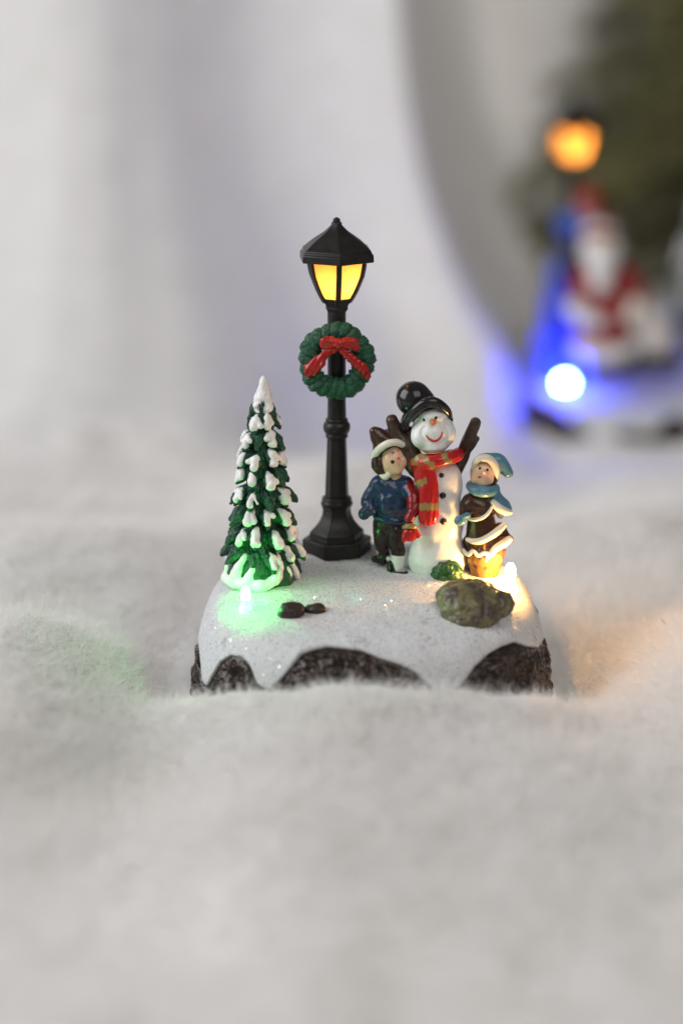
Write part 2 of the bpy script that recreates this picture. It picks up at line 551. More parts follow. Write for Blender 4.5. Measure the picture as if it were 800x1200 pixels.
# ------------------------------------------------------------------ the fleece (setting)
def ground(x, y):
    x = np.asarray(x, float); y = np.asarray(y, float)
    z = -4.0 * sstep(7, 48, y) * (.22 + .78 * sstep(-9, 6, x)) + 0 * x
    p = np.stack([x, y, 0 * x], -1)
    far = sstep(8, 30, y)
    near = sstep(26, 12, np.abs(y))
    fr_ = .35 + .65 * sstep(-13, -7, y)
    z = z + (.45 * fr_ + .8 * far) * vnoise(p / np.array([6.5, 13, 9]) + 3.1) + .30 * fr_ * vnoise(p / np.array([2.9, 5.2, 4]) + 8.8) + .12 * vnoise(p / 1.5 + 1.7)
    z = z + near * (.07 * vnoise(p / .62 + 4.4) + .045 * vnoise(p / .31 + 9.1))
    g = lambda cx, cy, sx, sy, h: h * np.exp(-((x - cx) / sx) ** 2 - ((y - cy) / sy) ** 2)
    def mound(cx, cy, sx, syb, syf, h):
        return h * np.exp(-((x - cx) / sx) ** 2 - ((y - cy) / np.where(y > cy, syb, syf)) ** 2)
    z = z + mound(-.2, -9.5, 5.0, 2.9, 14, 1.4) + mound(-10.2, -1.2, 2.9, 3.6, 11, 2.1) + mound(9.9, -2.0, 2.6, 4.2, 11, 1.9)
    z = z + mound(-8.5, 13, 5, 5, 5, 1.0) + mound(7.0, 17, 4, 6, 6, .9)
    z = z + (.38 + .42 * sstep(-7, -12, y)) * vnoise(p / np.array([4.4, 5.4, 5]) + 31.7) * sstep(5.2, 9.5, np.hypot(x, y * .9))
    z = z + mound(15, 45.5, 9, 3, 3, -.5)
    rho = base_norm(x, y)
    w = sstep(1.5, 1.04, rho)
    z = z * (1 - w) + w * (-.15)
    fr = sstep(1.03, 1.24, rho) * sstep(-2.4, -4.3, y) * sstep(2.1, 1.3, rho) * np.exp(-((x + .1) / 6.0) ** 4)
    tuft = .10 * vnoise(p / 1.1) + .13 * vnoise(p / 2.3 + 5) + .06 * vnoise(p / .45 + 2)
    z = z + fr * np.clip(1.62 + tuft - .014 * x ** 2 - z, 0, 2) * .95
    return z

def sheet():
    xs = np.concatenate([np.linspace(-62, -16, 50)[:-1], np.linspace(-16, 16, 330)[:-1], np.linspace(16, 62, 50)])
    yg = np.concatenate([np.linspace(-34, -12, 70)[:-1], np.linspace(-12, 9, 250)[:-1]])
    n_g2, n_arc, n_up = 90, 46, 46
    V = []
    for x in xs:
        e = float(sstep(6.9, 14.2, np.array(x)))
        Yb = 68 + 2.5 * math.sin(x * .16 + 1) + 44 * e
        R = 27 + 2 * math.sin(x * .11)
        y2 = np.linspace(9, Yb - R, n_g2)
        y = np.concatenate([yg, y2])
        z = ground(np.full_like(y, x), y)
        z0 = -4.0
        a = np.linspace(0, math.pi / 2, n_arc + 1)[1:]
        ya = Yb - R + R * np.sin(a); za = z[-1] + R * (1 - np.cos(a))
        zu = np.linspace(za[-1], 75, n_up + 1)[1:]
        yu = np.full_like(zu, Yb) + (zu - za[-1]) * .10
        Y = np.concatenate([y, ya, yu]); Z = np.concatenate([z, za, zu])
        X = np.full_like(Y, x)
        wall = np.concatenate([np.zeros_like(y), sstep(0, .6, a), np.ones_like(zu)])
        h = np.clip(Z + 1.3, 0, None)
        sh = -5.3 * (1 - np.exp(-h / 7)) * wall * float(sstep(-20, 2, np.array(x)))
        fold = (.42 * vnoise(np.stack([X / 13 + Z / 22, Z / 24 + 2, Y * 0], -1)) + .22 * vnoise(np.stack([X / 5.5 - Z / 14, Z / 9 + 2, Y * 0 + 4], -1))) * wall
        V.append(np.stack([X + sh, Y + fold, Z], 1))
    V = np.array(V)
    ni, nj = V.shape[:2]
    I = np.arange(ni * nj).reshape(ni, nj)
    F = np.stack([I[:-1, :-1], I[1:, :-1], I[1:, 1:], I[:-1, 1:]], -1).reshape(-1, 4)
    return V.reshape(-1, 3), F

v, F = sheet()
g = obj('snow_ground', v, F, M['fleece'])
g['kind'] = 'structure'

def fibres():
    n = 620000
    y = rng.uniform(-27, 48, n)
    x = rng.uniform(-1, 1, n) * ((y + 62) * .155 + 2.5)
    dens = .22 + .78 * sstep(-19, -7, y) * sstep(22, 7, y)
    dens = dens * sstep(48, 18, y) * (1 - .25 * sstep(7, 14, np.abs(x)))
    k = rng.random(n) < dens
    x, y = x[k], y[k]
    rho = base_norm(x, y)
    k = rho > 1.16
    x, y = x[k], y[k]
    n = len(x)
    z = ground(x, y)
    L = rng.uniform(.35, 1.15, n) * (.35 + .65 * sstep(1.1, 1.5, base_norm(x, y)))
    az = rng.uniform(0, 2 * math.pi, n)
    el = np.abs(rng.normal(.10, .28, n))
    d = np.stack([np.cos(az) * np.cos(el), np.sin(az) * np.cos(el), np.sin(el)], 1)
    P = [np.stack([x, y, z - .05], 1)]
    bend = rng.normal(0, .75, (n, 3))
    for i in range(5):
        P.append(P[-1] + d * (L / 5)[:, None])
        d = d + bend * .5 + rng.normal(0, .12, (n, 3))
        d[:, 2] -= .05
        d /= np.linalg.norm(d, axis=1)[:, None]
    P = np.stack(P, 1)
    # keep fibre points above the blanket and out of the ornament
    gz = ground(P[..., 0].ravel(), P[..., 1].ravel()).reshape(P.shape[:2])
    P[:, 1:, 2] = np.maximum(P[:, 1:, 2], gz[:, 1:] + .015)
    ok = (base_norm(P[..., 0], P[..., 1]) > 1.0).all(1)
    P = P[ok]
    n = len(P)
    cu = bpy.data.hair_curves.new('fleece_fibres')
    cu.add_curves([6] * n)
    cu.attributes['position'].data.foreach_set('vector', (P * S).astype(np.float32).ravel())
    ra = cu.attributes.get('radius') or cu.attributes.new('radius', 'FLOAT', 'POINT')
    rad = np.tile(np.array([1, 1, .9, .8, .6, .25]), n) * .0052 * S
    ra.data.foreach_set('value', rad.astype(np.float32))
    cu.materials.append(M['fibre'])
    o = bpy.data.objects.new('fleece_fibres', cu)
    col.objects.link(o)
    o['kind'] = 'stuff'
    o['label'] = 'fine white fibres of the fluffy blanket around the ornament'
    o['category'] = 'fleece'
fibres()

# ------------------------------------------------------------------ ornament base
EDGE_X = [215, 226, 232, 238, 243, 250, 258, 270, 284, 293, 301, 308, 318, 330, 342, 352, 366, 384, 402, 424, 446, 468, 486, 499, 507, 517, 528, 537, 546, 556, 572, 588, 603, 616, 630, 637, 650]
EDGE_Y = [730, 728, 738, 800, 804, 790, 776, 768, 770, 779, 800, 806, 807, 795, 780, 767, 761, 757, 759, 762, 772, 779, 788, 800, 807, 809, 809, 806, 795, 781, 766, 757, 752, 757, 759, 748, 750]

def base_grid(edge_fn, rows=170, cols=900):
    """returns snow and rock vertex grids; edge_fn(points) > 0 where bare rock shows"""
    ph = 2 * math.pi * np.arange(cols) / cols
    ux, uy = np.cos(ph), np.sin(ph)
    R1 = 1 / ((np.abs(ux) / BA) ** BN + (np.abs(uy) / BB) ** BN) ** (1 / BN)
    arc = np.linspace(0, 1, 600)
    s = np.concatenate([[0], np.cumsum(np.hypot(np.diff(_pr) * 4.4, np.diff(_pz)))])
    tt = np.linspace(0, s[-1], 700)
    # smooth the profile polyline
    kr = np.interp(tt, s, _pr); kz = np.interp(tt, s, _pz)
    ker = np.hanning(61); ker /= ker.sum()
    pad = lambda a: np.convolve(np.pad(a, 30, mode='reflect', reflect_type='odd'), ker, 'valid')
    kr, kz = np.clip(pad(kr), 0, None), pad(kz)
    kr[0] = 0
    def surf(ci, t, off):
        rho = np.interp(t, np.linspace(0, 1, 700), kr); z = np.interp(t, np.linspace(0, 1, 700), kz)
        drho = np.gradient(kr); dz = np.gradient(kz)
        nr = np.interp(t, np.linspace(0, 1, 700), -dz); nz = np.interp(t, np.linspace(0, 1, 700), drho * 4.4)
        ln = np.hypot(nr, nz) + 1e-9
        nr, nz = nr / ln, nz / ln
        x = ux[ci] * R1[ci] * rho; y = uy[ci] * R1[ci] * rho
        z2 = z + BSL * y * z / BZ
        return np.stack([x + ux[ci] * nr * off, y + uy[ci] * nr * off + BCY, z2 + nz * off], -1)
    ci = np.arange(cols)
    T = np.linspace(0, 1, 260)
    C, TT = np.meshgrid(ci, T, indexing='ij')
    P = surf(C, TT, 0 * TT)
    e = edge_fn(P)
    te = np.ones(cols)
    for c in range(cols):
        k = np.where(e[c] > 0)[0]
        k = k[k > 60]
        if len(k): te[c] = T[max(k[0] - 1, 1)] + (T[1] - T[0]) * np.clip(-e[c][k[0] - 1] / (e[c][k[0]] - e[c][k[0] - 1] + 1e-9), 0, 1)
    # snow
    fr = np.concatenate([np.linspace(0, .97, rows - 6), [.98, .99, .996, 1.0, 1.0, .995]])
    of = np.concatenate([np.full(rows - 6, .05), [.045, .035, .02, -.02, -.07, -.12]])
    C, FR = np.meshgrid(ci, fr, indexing='ij')
    SN = surf(C, FR * te[:, None], np.tile(of, (cols, 1)))
    nz = fbm(SN / .9, 3) * .035 + vnoise(SN / .16) * .006
    SN[..., 2] += nz * (FR < .985)
    # rock
    C, TT = np.meshgrid(ci, np.linspace(.45, 1, 150), indexing='ij')
    P = surf(C, TT, 0 * TT)
    e = edge_fn(P)
    bulge = .11 * sstep(0, 16, e) - .05 + sstep(2, 10, e) * (.11 * fbm(P / .40, 4) - .07 * np.abs(vnoise(P / .3 + 4)))
    RK = surf(C, TT, bulge)
    return SN, RK

def wrap_faces(nc, nr, close_top=None):
    I = np.arange(nc * nr).reshape(nc, nr)
    J = np.roll(I, -1, 0)
    return np.stack([I[:, :-1], I[:, 1:], J[:, 1:], J[:, :-1]], -1).reshape(-1, 4)

def edge_front(P):
    px, py = proj(P)
    back = (P[..., 1] > BCY + .4)
    ez = 1.4 + .7 * np.sin(P[..., 0] * 1.7) + .3 * np.sin(P[..., 0] * 4)
    e = py - np.interp(px, EDGE_X, EDGE_Y)
    return np.where(back, (ez - P[..., 2]) * 40, e)

base = thing('ornament_base', 'low snow covered ornament base with brown rock sides carrying the snowman scene', 'ornament base', (0, BCY, 0), 'snowy ornament bases')
SN, RK = base_grid(edge_front)
obj('snow_cover', SN.reshape(-1, 3), wrap_faces(*SN.shape[:2]), M['snow'], base)
obj('rock_side', RK.reshape(-1, 3), wrap_faces(*RK.shape[:2]), M['rock'], base)

def led(name, p, r, h, mat, dim, parent, label):
    prof = [(r * 1.6, -.05), (r * 1.6, h * .18), (r * 1.15, h * .26), (r, h * .34), (r, h * .52)]
    v, f = loft(prof, 20, 0, 0, 0)
    o = obj(name, np.array(v) + p, f, dim, parent, sharp=50, label=label)
    prof = [(r, h * .525), (r, h * .68), (r * .93, h * .80), (r * .72, h * .91), (r * .4, h * .98), (.001, h)]
    v, f = loft(prof, 20, 0, 0, 0)
    obj('bulb_lens', np.array(v) + p, f, mat, o, sharp=50)
    return o
led('light_bulb', on_top(288, 717), .125, .72, M['led_green'], M['dim_green'], base, 'glowing green bulb in front of the snowy tree')
led('light_bulb', on_top(597, 692), .145, .80, M['led_warm'], M['dim_warm'], base, 'glowing warm white bulb behind the mossy boulder')

# ------------------------------------------------------------------ lamp post
LP = on_top(394.5, 646)
LX, LY = LP[0], LP[1]
FL, KL = frame(LY)
lz = lambda py: float(FL(394, py)[2])
lamp = thing('lamp_post', 'black miniature street lamp with glowing amber panes, standing behind the snowman', 'street lamp', (LX, LY, LP[2] - .03), 'miniature street lamps')
def prof(lst): return [(r * KL, lz(y)) for r, y in lst]
z_b = LP[2] - .04
pv, pf = loft([(41.5 * KL, z_b)] + prof([(41.5, 631), (40.5, 629.5), (33, 628.5), (32.5, 622), (31, 620.5), (26, 616), (21, 610), (17.5, 602), (16.8, 596), (18.5, 592), (18.5, 590)]), 6, 190, LX, LY)
o = obj('pedestal', pv, pf, M['black'], lamp, sharp=25); bevel(o, .02)
sh = prof([(14.6, 591), (14.6, 583), (14, 581)] + [(14 - 2.7 * t, 581 - 68 * t) for t in np.linspace(0.02, 1, 6)])
v, f = loft(sh, 16, 10, LX, LY, flute=.10)
o = obj('fluted_shaft', v, f, M['black'], lamp, sharp=20)
v, f = loft(prof([(11, 515), (11, 490), (10.6, 470), (10.6, 372), (10.8, 356)]), 28, 0, LX, LY)
obj('upper_post', v, f, M['black'], lamp, sharp=40)
def ring(lst): 
    v, f = loft(prof(lst), 32, 0, LX, LY); return obj('collar_ring', v, f, M['black'], lamp, sharp=60)
ring([(14, 593), (18, 592), (19, 589.5), (18, 587), (17.3, 586), (17.6, 583.5), (16.5, 582), (13, 581.6)])
ring([(10, 513), (12.6, 512.5), (13.2, 510.8), (12.8, 508.8), (12.4, 508), (14.2, 506.5), (15.7, 503), (15.9, 500), (15.3, 496.5), (13.5, 494), (12.2, 493.4), (13, 492.4), (13, 490.8), (11.8, 490), (10, 489.6)])
# lantern
HR = 215
ribc = [(302, 36.0), (312, 35.0), (322, 32.8), (332, 28.6), (341, 24.6), (348, 20.6), (354, 16.6)]
cv, cf = loft(prof([(10.5, 366), (13.2, 363), (14.5, 361), (14.0, 359), (14.6, 357), (18.6, 350.5), (19.6, 348.5), (18.4, 347.5), (8, 347)]), 6, HR, LX, LY)
frm = obj('lantern_frame', cv, cf, M['black'], lamp, sharp=25); bevel(frm, .012)
for kf in range(6):
    a0 = math.radians(HR + 60 * kf)
    rv = []; rf = []
    for (y, r) in ribc:
        c = np.array([LX + r * KL * math.cos(a0), LY + r * KL * math.sin(a0), lz(y)])
        t = np.array([-math.sin(a0), math.cos(a0), 0]); n_ = np.array([math.cos(a0), math.sin(a0), 0])
        for (s1, s2) in ((-1, -1.2), (1, -1.2), (1, .6), (-1, .6)):
            rv.append(c + t * s1 * 3.1 * KL + n_ * s2 * 2.0 * KL)
    for j in range(len(ribc) - 1):
        for i in range(4):
            k = (i + 1) % 4
            rf.append([j * 4 + i, (j + 1) * 4 + i, (j + 1) * 4 + k, j * 4 + k])
    rf += [[0, 1, 2, 3], [len(rv) - 1, len(rv) - 2, len(rv) - 3, len(rv) - 4]]
    rb = obj('lantern_rib', rv, rf, M['black'], lamp, sharp=40); bevel(rb, .012)
    a1 = math.radians(HR + 60 * (kf + 1))
    qv = []; qf = []
    for layer in (.955, .935):
        for (y, r) in ribc:
            for t in np.linspace(0, 1, 7):
                p0 = np.array([math.cos(a0), math.sin(a0)]); p1 = np.array([math.cos(a1), math.sin(a1)])
                q = (p0 * (1 - t) + p1 * t) * r * layer * KL
                qv.append((LX + q[0], LY + q[1], lz(y)))
    nr = len(ribc)
    for L_ in (0, 1):
        for j in range(nr - 1):
            for i in range(6):
                b0 = L_ * nr * 7 + j * 7 + i
                q = [b0, b0 + 7, b0 + 8, b0 + 1]
                qf.append(q if L_ == 0 else q[::-1])
    obj('glass_pane', qv[:nr * 7], qf[:(nr - 1) * 6], M['pane'], lamp)
v, f = loft(prof([(30, 303), (44.5, 305), (47, 304.5), (46.5, 296), (44, 294.5), (43.2, 291), (40.5, 289.5), (34.5, 284.5), (28.5, 280), (21.5, 275.5), (15.5, 271.5), (11, 267.5), (7.4, 264), (5.8, 261)]), 6, HR, LX, LY)
rf_ = obj('lantern_roof', v, f, M['black'], lamp, sharp=22); bevel(rf_, .02)
v, f = loft(prof([(6.2, 262), (5.6, 260.4), (4.0, 259.4), (4.4, 258.2), (3.8, 256.6), (2.2, 255.2), (.2, 254.4)]), 20, 0, LX, LY)
obj('finial', v, f, M['black'], rf_, sharp=60)
bb = Shape(FL, KL, 1)
bb.ball((394.5 + 4, 327), (4.5, 4.5, 7))
bb.build('bulb', M['bulb'], lamp, 1.0)

# ------------------------------------------------------------------ wreath on the post
WY = LY - 10.6 * KL - 9 * KL
FW, KW = frame(WY)
wc = FW(394.3, 423)
wreath = thing('wreath', 'green wreath with a red bow hung on the black lamp post beside the snowman', 'wreath', wc)
nu, nv_ = 420, 64
U, Vv = np.meshgrid(np.linspace(0, 2 * math.pi, nu, endpoint=False), np.linspace(0, 2 * math.pi, nv_, endpoint=False), indexing='ij')
cl = 21
lobe = np.abs(np.sin(cl / 2 * U + .9 * np.cos(Vv) + .3 * np.sin(3 * U)))
tub = 10.3 + 2.6 * lobe ** .6 + .8 * np.sin(70 * U + 9 * Vv) * .5 + .9 * vnoise(np.stack([np.cos(U) * 12, np.sin(U) * 12, Vv * 3], -1))
dp = (tub - 2.0) * .8
RR = 31.8 + 1.0 * np.sin(5 * U + 1)
x = (RR + tub * np.cos(Vv)) * np.cos(U); z = (RR + tub * np.cos(Vv)) * np.sin(U) * 1.03; y = dp * np.sin(Vv)
WV = wc + np.stack([x, y, z], -1) * KW
I = np.arange(nu * nv_).reshape(nu, nv_)
J = np.roll(I, -1, 0)
WF = np.stack([I, J, np.roll(J, -1, 1), np.roll(I, -1, 1)], -1).reshape(-1, 4)
obj('wreath_ring', WV.reshape(-1, 3), WF, M['wreath'], wreath)
b = Shape(FW, KW, 2.0)
fd = -11.5
b.ball((397, 403, fd - 2), (7, 5.5, 6.5))
b.ball((386.5, 401, fd - 1), (11, 4.5, 7.2), roll=8).ball((408.5, 402, fd - 1), (11.5, 4.5, 7.4), roll=-4)
b.ball((379, 404, fd), (5, 3.6, 5.6)).ball((417, 406, fd), (5, 3.6, 5.6))
def grooves(P):
    px, py = proj(P)
    return .55 * KW * np.sin(np.arctan2(py - 402, (px - 397)) * 9) * sstep(2, 9, np.abs(px - 397))
b.disp = grooves
bow = b.build('bow', M['red'], wreath, .7)
b = Shape(FW, KW, 1.5)
b.chain([(393, 408, fd), (384, 413, fd), (376, 420, fd - 1), (369, 426, fd), (362, 432, fd + 2)], [4.2, 5, 5.6, 6.2, 6.6], flat=1.5)
b.chain([(377, 417, fd - 2), (378, 426, fd - 2.5), (372, 431, fd - 2), (367, 437, fd), (361, 439, fd + 2)], [3, 4, 3.6, 3.6, 3.6], flat=1.4)
b.chain([(400, 409, fd), (408, 417, fd - 1), (416, 424, fd - 1), (424, 431, fd - .5), (430, 440, fd + 2)], [4.2, 5, 5.8, 6.2, 4.5], flat=1.5)
def rg(P):
    px, py = proj(P)
    return .5 * KW * np.sin((px + py * .6) * .9)
b.disp = rg
b.build('ribbon_tails', M['red'], bow, .7)

# ------------------------------------------------------------------ fir tree
TP = on_top(306.5, 677)
FT, KT = frame(TP[1])
tree = thing('fir_tree', 'small green fir tree with white snow clumps lit by the green bulb', 'fir tree', (TP[0], TP[1], TP[2] - .03), 'miniature snowy fir trees')
def build_tree():
    r_ = random.Random(5)
    tz = lambda py: float(FT(306, py)[2])
    axx = lambda z: TP[0] + (z - TP[2]) / (tz(440) - TP[2]) * (311 - 306.5) * KT
    gs = Shape(FT, KT, 1.6); ss = Shape(FT, KT, 1.6)
    tiers = [(650, 44.5, 10), (628, 41.5, 10), (606, 38, 9), (584, 34, 9), (562, 30, 8), (540, 26.5, 7), (519, 22.5, 7), (500, 18, 6), (484, 12.5, 5)]
    zt_, zb = tz(446), TP[2] - .04
    gs.cap(np.array([TP[0], TP[1], zb + .62]), np.array([axx(zt_), TP[1], zt_ - .2]), 30, 3)
    gs.cap(np.array([TP[0], TP[1], zb + .25]), np.array([TP[0], TP[1], zb + .8]), 38, 32)
    for ti, (py, R, n) in enumerate(tiers):
        a0 = r_.random() * 6
        for i in range(n):
            a = a0 + 2 * math.pi * (i + r_.uniform(-.22, .22)) / n
            rr = R * r_.uniform(.86, 1.10)
            zc = tz(py) + r_.uniform(-3.5, 3.5) * KT
            ca, sa = math.cos(a), math.sin(a)
            ax_ = axx(zc)
            p = lambda r, dz: np.array([ax_ + ca * r * KT, TP[1] + sa * r * KT, zc + dz * KT])
            wd = (5.6 + .105 * R)
            gs.chain([p(rr * .35, 12), p(rr * .76, 5.5), p(rr * 1.08, -5)], [wd * .9, wd * .84, wd * .22])
            if r_.random() < .64:
                m = r_.uniform(.8, 1.25)
                q = lambda r, dz, s_: p(r, dz) + np.array([-sa, ca, 0]) * s_ * KT
                b0 = 3.9 + .022 * R
                ss.chain([q(rr * .66, 14.5, 0), q(rr * .88, 9.5, 0), q(rr * 1.05, 1, r_.uniform(-1, 1))], [1.6 * m, b0 * .95 * m, b0 * 1.05 * m])
                for sd in (r_.choice(((-1,), (1,), (1,), (-1, 1)))):
                    if r_.random() < .75:
                        ss.cap(q(rr * .86, 10, sd * 2), q(rr * .97, r_.uniform(2, 9), sd * b0 * r_.uniform(1.2, 2.4)), b0 * .8 * m, b0 * r_.uniform(.5, .8) * m)
    def dis(P):
        a = np.arctan2(P[:, 1] - TP[1], P[:, 0] - TP[0])
        return .9 * KT * np.sin(a * 34 + 4 * np.sin(P[:, 2] * 5)) * np.cos(P[:, 2] * 6 + a * 5) + .9 * KT * vnoise(P / .11)
    gs.disp = dis
    gs.build('branches', M['tree'], tree, 1.0)
    # top cap and drips at the foot
    zz = tz
    top = np.array([axx(zt_), TP[1], 0.])
    tp = lambda dx, py, d=0: np.array([axx(zz(py)) + dx * KT, TP[1] + d * KT, zz(py)])
    ss.chain([tp(.5, 443), tp(0, 455), tp(-1, 467, -1), tp(-1, 476, -3)], [3.0, 7.0, 10.6, 10.2])
    for (dx, py, d, r) in ((-9, 473, -3, 4), (6, 476, -7, 6), (-2, 479, -8, 5.5), (9, 471, 2, 4), (-3, 470, 8, 6)):
        ss.cap(tp(dx * .6, py - 8, d * .6), tp(dx, py, d), 5, r)
    ss.disp = lambda P: 1.5 * KT * vnoise(P / .19) + .5 * KT * vnoise(P / .07)
    ss.build('snow_clumps', M['white'], tree, 1.0)
    # six sided foot
    v, f = loft([(47 * KT, zb), (48.5 * KT, zb + .16), (47 * KT, zb + .38), (40 * KT, zb + .72), (28 * KT, zb + .95)], 7, 214, TP[0], TP[1])
    o = obj('tree_foot', v, f, M['tree'], tree, sharp=25); bevel(o, .05, 3)
    # painted snow flowing over the foot
    dr = Shape(FT, KT, 3.0)
    def fp(adeg, h):
        a = math.radians(adeg); R_ = np.interp(h, [0, .16, .38, .72, .95], [46, 47, 46, 40, 29])
        R_ = R_ * (.955 if True else 1)
        return np.array([TP[0] + math.cos(a) * R_ * KT, TP[1] + math.sin(a) * R_ * KT, zb + h])
    for (a1, h1, a2, h2, r1, r2) in ((200, .95, 206, .14, 3.5, 5.5), (206, .18, 228, .10, 5, 6), (226, .12, 236, .85, 6, 3.5), (232, .12, 262, .12, 6, 7), (250, .12, 258, .60, 6, 3), (262, .12, 284, .16, 6.5, 4.5), (284, .16, 300, .34, 4.5, 5), (300, .34, 307, .95, 4.5, 3.0), (318, .5, 322, .25, 2, 1.6), (328, .9, 336, .30, 3.2, 3), (336, .30, 346, .12, 3, 3.4), (160, .8, 150, .15, 4, 5), (100, .8, 110, .15, 4, 6), (40, .8, 50, .15, 4, 5), (110, .15, 150, .12, 5, 5)):
        n = 5
        for i in range(n):
            t0, t1 = i / n, (i + 1) / n
            dr.cap(fp(a1 + (a2 - a1) * t0, h1 + (h2 - h1) * t0), fp(a1 + (a2 - a1) * t1, h1 + (h2 - h1) * t1), r1 + (r2 - r1) * t0, r1 + (r2 - r1) * t1)
    dr.disp = lambda P: 1.5 * KT * vnoise(P / .22 + 3) + .5 * KT * vnoise(P / .08)
    dr.build('foot_snow', M['white'], tree, 1.1)
build_tree()

# ------------------------------------------------------------------ snowman
SP = on_top(510, 668)
FS, KS = frame(SP[1])
snowman = thing('snowman', 'snowman figurine in black top hat and red scarf with raised stick arms', 'snowman', (SP[0], SP[1], SP[2] - .05))
def white_c(n): return np.tile(np.array([.80, .80, .79]), (n, 1))
bd = Shape(FS, KS, 8)
bd.ball((512, 652), (35, 32, 34)).ball((513, 610), (30, 27, 42)).ball((514, 567), (28, 24, 34))
bd.disp = lambda P: .5 * KS * fbm(P / .5, 3)
bd.build('body', M['white'], snowman, 1.2)
hd = Shape(FS, KS, 3.5)
hd.ball((507, 506, -5), (25, 23, 26), roll=8).ball((491, 512, -13), (9.5, 12, 12)).ball((524, 508, -13), (10, 12, 12)).ball((509, 523, -15), (12, 11, 7)).ball((508, 487, -12), (16, 14, 9))
hd.ball((508, 505.5, -20), (13, 8, 5), roll=8)
def hdd(P):
    px, py = proj(P)
    rr = np.hypot((px - 508.5) / 14.5, (py - 508) / 12.5)
    return .35 * KS * fbm(P / .35, 2) + 1.5 * KS * np.exp(-((rr - 1) / .13) ** 2) * sstep(497, 503, py) * sstep(4, 9, np.abs(px - 508.5))
hd.disp = hdd
head = hd.build('head', M['white'], snowman, .8)
def dot(shape, px, py, r, name, mat, par, depth=.6, K=KS, ry=None):
    p = shape.hit(px, py)
    s = Shape(FS, K, 1); s.ball(p, (r, r * depth, ry or r))
    return s.build(name, mat, par, max(.25, r * .18))
dot(hd, 496.8, 492, 1.9, 'eye', M['ink'], head)
dot(hd, 510.6, 489.6, 1.9, 'eye', M['ink'], head)
p = hd.hit(507, 494)
s = Shape(FS, KS, 1.2); s.cap(p, p + np.array([.5, -5.5, -.6]) * KS, 4.2, 2.6)
s.build('nose', M['orange'], head, .5)
s = Shape(FS, KS, .5)
mp = [(499.5, 510.5), (502.5, 514.2), (507.2, 516.6), (512.2, 515.8), (516.2, 511.8), (517.8, 506.8)]
s.chain([hd.hit(*q) for q in mp], [.9, 1.3, 1.5, 1.5, 1.3, .9])
s.build('mouth', M['mouth'], head, .4)
for (bx, by, br) in ((517, 557, 3.0), (518.5, 580.5, 3.9), (519, 611, 4.0)):
    dot(bd, bx, by, br, 'button', M['ink'] if by < 600 else M['brown'], snowman, .8)
# hat: brim and tall crown leaning back
ht = Shape(FS, KS, 2.5)
ht.chain([(496, 481, 8), (490, 473, 9), (484.5, 467.5, 9)], [19, 20.5, 21])
ht.disp = lambda P: .3 * KS * fbm(P / .5, 2)
hat = ht.build('hat_crown', M['hatblack'], snowman, .9)
hb = Shape(FS, KS, 4)
hb.chain([(474, 500, -3), (476.5, 493, -12), (482, 486, -18), (490, 477.5, -22), (500, 472, -23.5), (509, 471.5, -23), (518, 476.5, -20), (524.5, 484, -13), (526, 491, -3)], [4.2, 4.8, 5.4, 6.0, 6.4, 6.2, 5.6, 4.8, 3.6])
hb.chain([(474, 500, -3), (474, 493, 10), (480, 483, 20), (495, 474, 26), (512, 473, 24), (523, 481, 12), (526, 492, -3)], [4.6, 5.0, 5.2, 5.2, 5.2, 5, 4.0])
hb.ball((498, 474, 2), (21, 19, 6), roll=-8)
hb.build('hat_brim', M['hatblack'], hat, .9)
# stick arms
a = Shape(FS, KS, 2.0)
a.chain([(531, 556, 8), (540, 537, 6), (548, 517, 4), (556.5, 495, 2)], [8.5, 8.5, 7.6, 6.4])
a.chain([(544, 530, 2), (552, 521, -2), (558.5, 514, -3)], [5.5, 4.8, 3.6])
a.disp = lambda P: .6 * KS * vnoise(P * np.array([9, 9, 3]))
a.build('stick_arm', M['stick'], snowman, .9)
a = Shape(FS, KS, 3.0)
a.chain([(500, 556, 4), (486, 543, 0), (477, 526, 2), (466, 510, 4), (459, 493, 5)], [13, 13.5, 11.5, 8.6, 7.2])
a.chain([(472, 518, 4), (460, 513, 5), (453, 507, 6)], [7, 6, 4.5])
a.chain([(484, 520, 6), (482, 506, 8)], [10, 7])
a.disp = lambda P: .6 * KS * vnoise(P * np.array([9, 9, 3]))
a.build('stick_arm', M['stick'], snowman, .9)
# scarf
s_ = Shape(FS, KS, 3.0)
nk = []
for t in np.linspace(0, 2 * math.pi, 19)[:-1]:
    nk.append((511 + 25.5 * math.cos(t), 537 - 5 * math.cos(t) + 3.5 * (math.sin(t) < -.0) * -math.sin(t), 25 * math.sin(t) - 3))
nk.append(nk[0])
s_.chain(nk, [7.6] * len(nk))
s_.chain([(494, 541, -20), (500, 556, -24), (502, 575, -27), (502, 592, -28), (501.5, 604, -29)], [9.5, 10.5, 11, 12, 12.5], flat=1.9)
s_.chain([(490, 545, -17), (491, 556, -21), (489, 566, -22)], [6, 6, 4], flat=1.6)
def scd(P):
    px, py = proj(P)
    return .5 * KS * np.sin(px * 1.1 + .12 * py) * sstep(550, 600, py) + .5 * KS * fbm(P / .3, 2)
s_.disp = scd
RED = np.array([.46, .012, .012]); GOLD = np.array([.30, .20, .065])
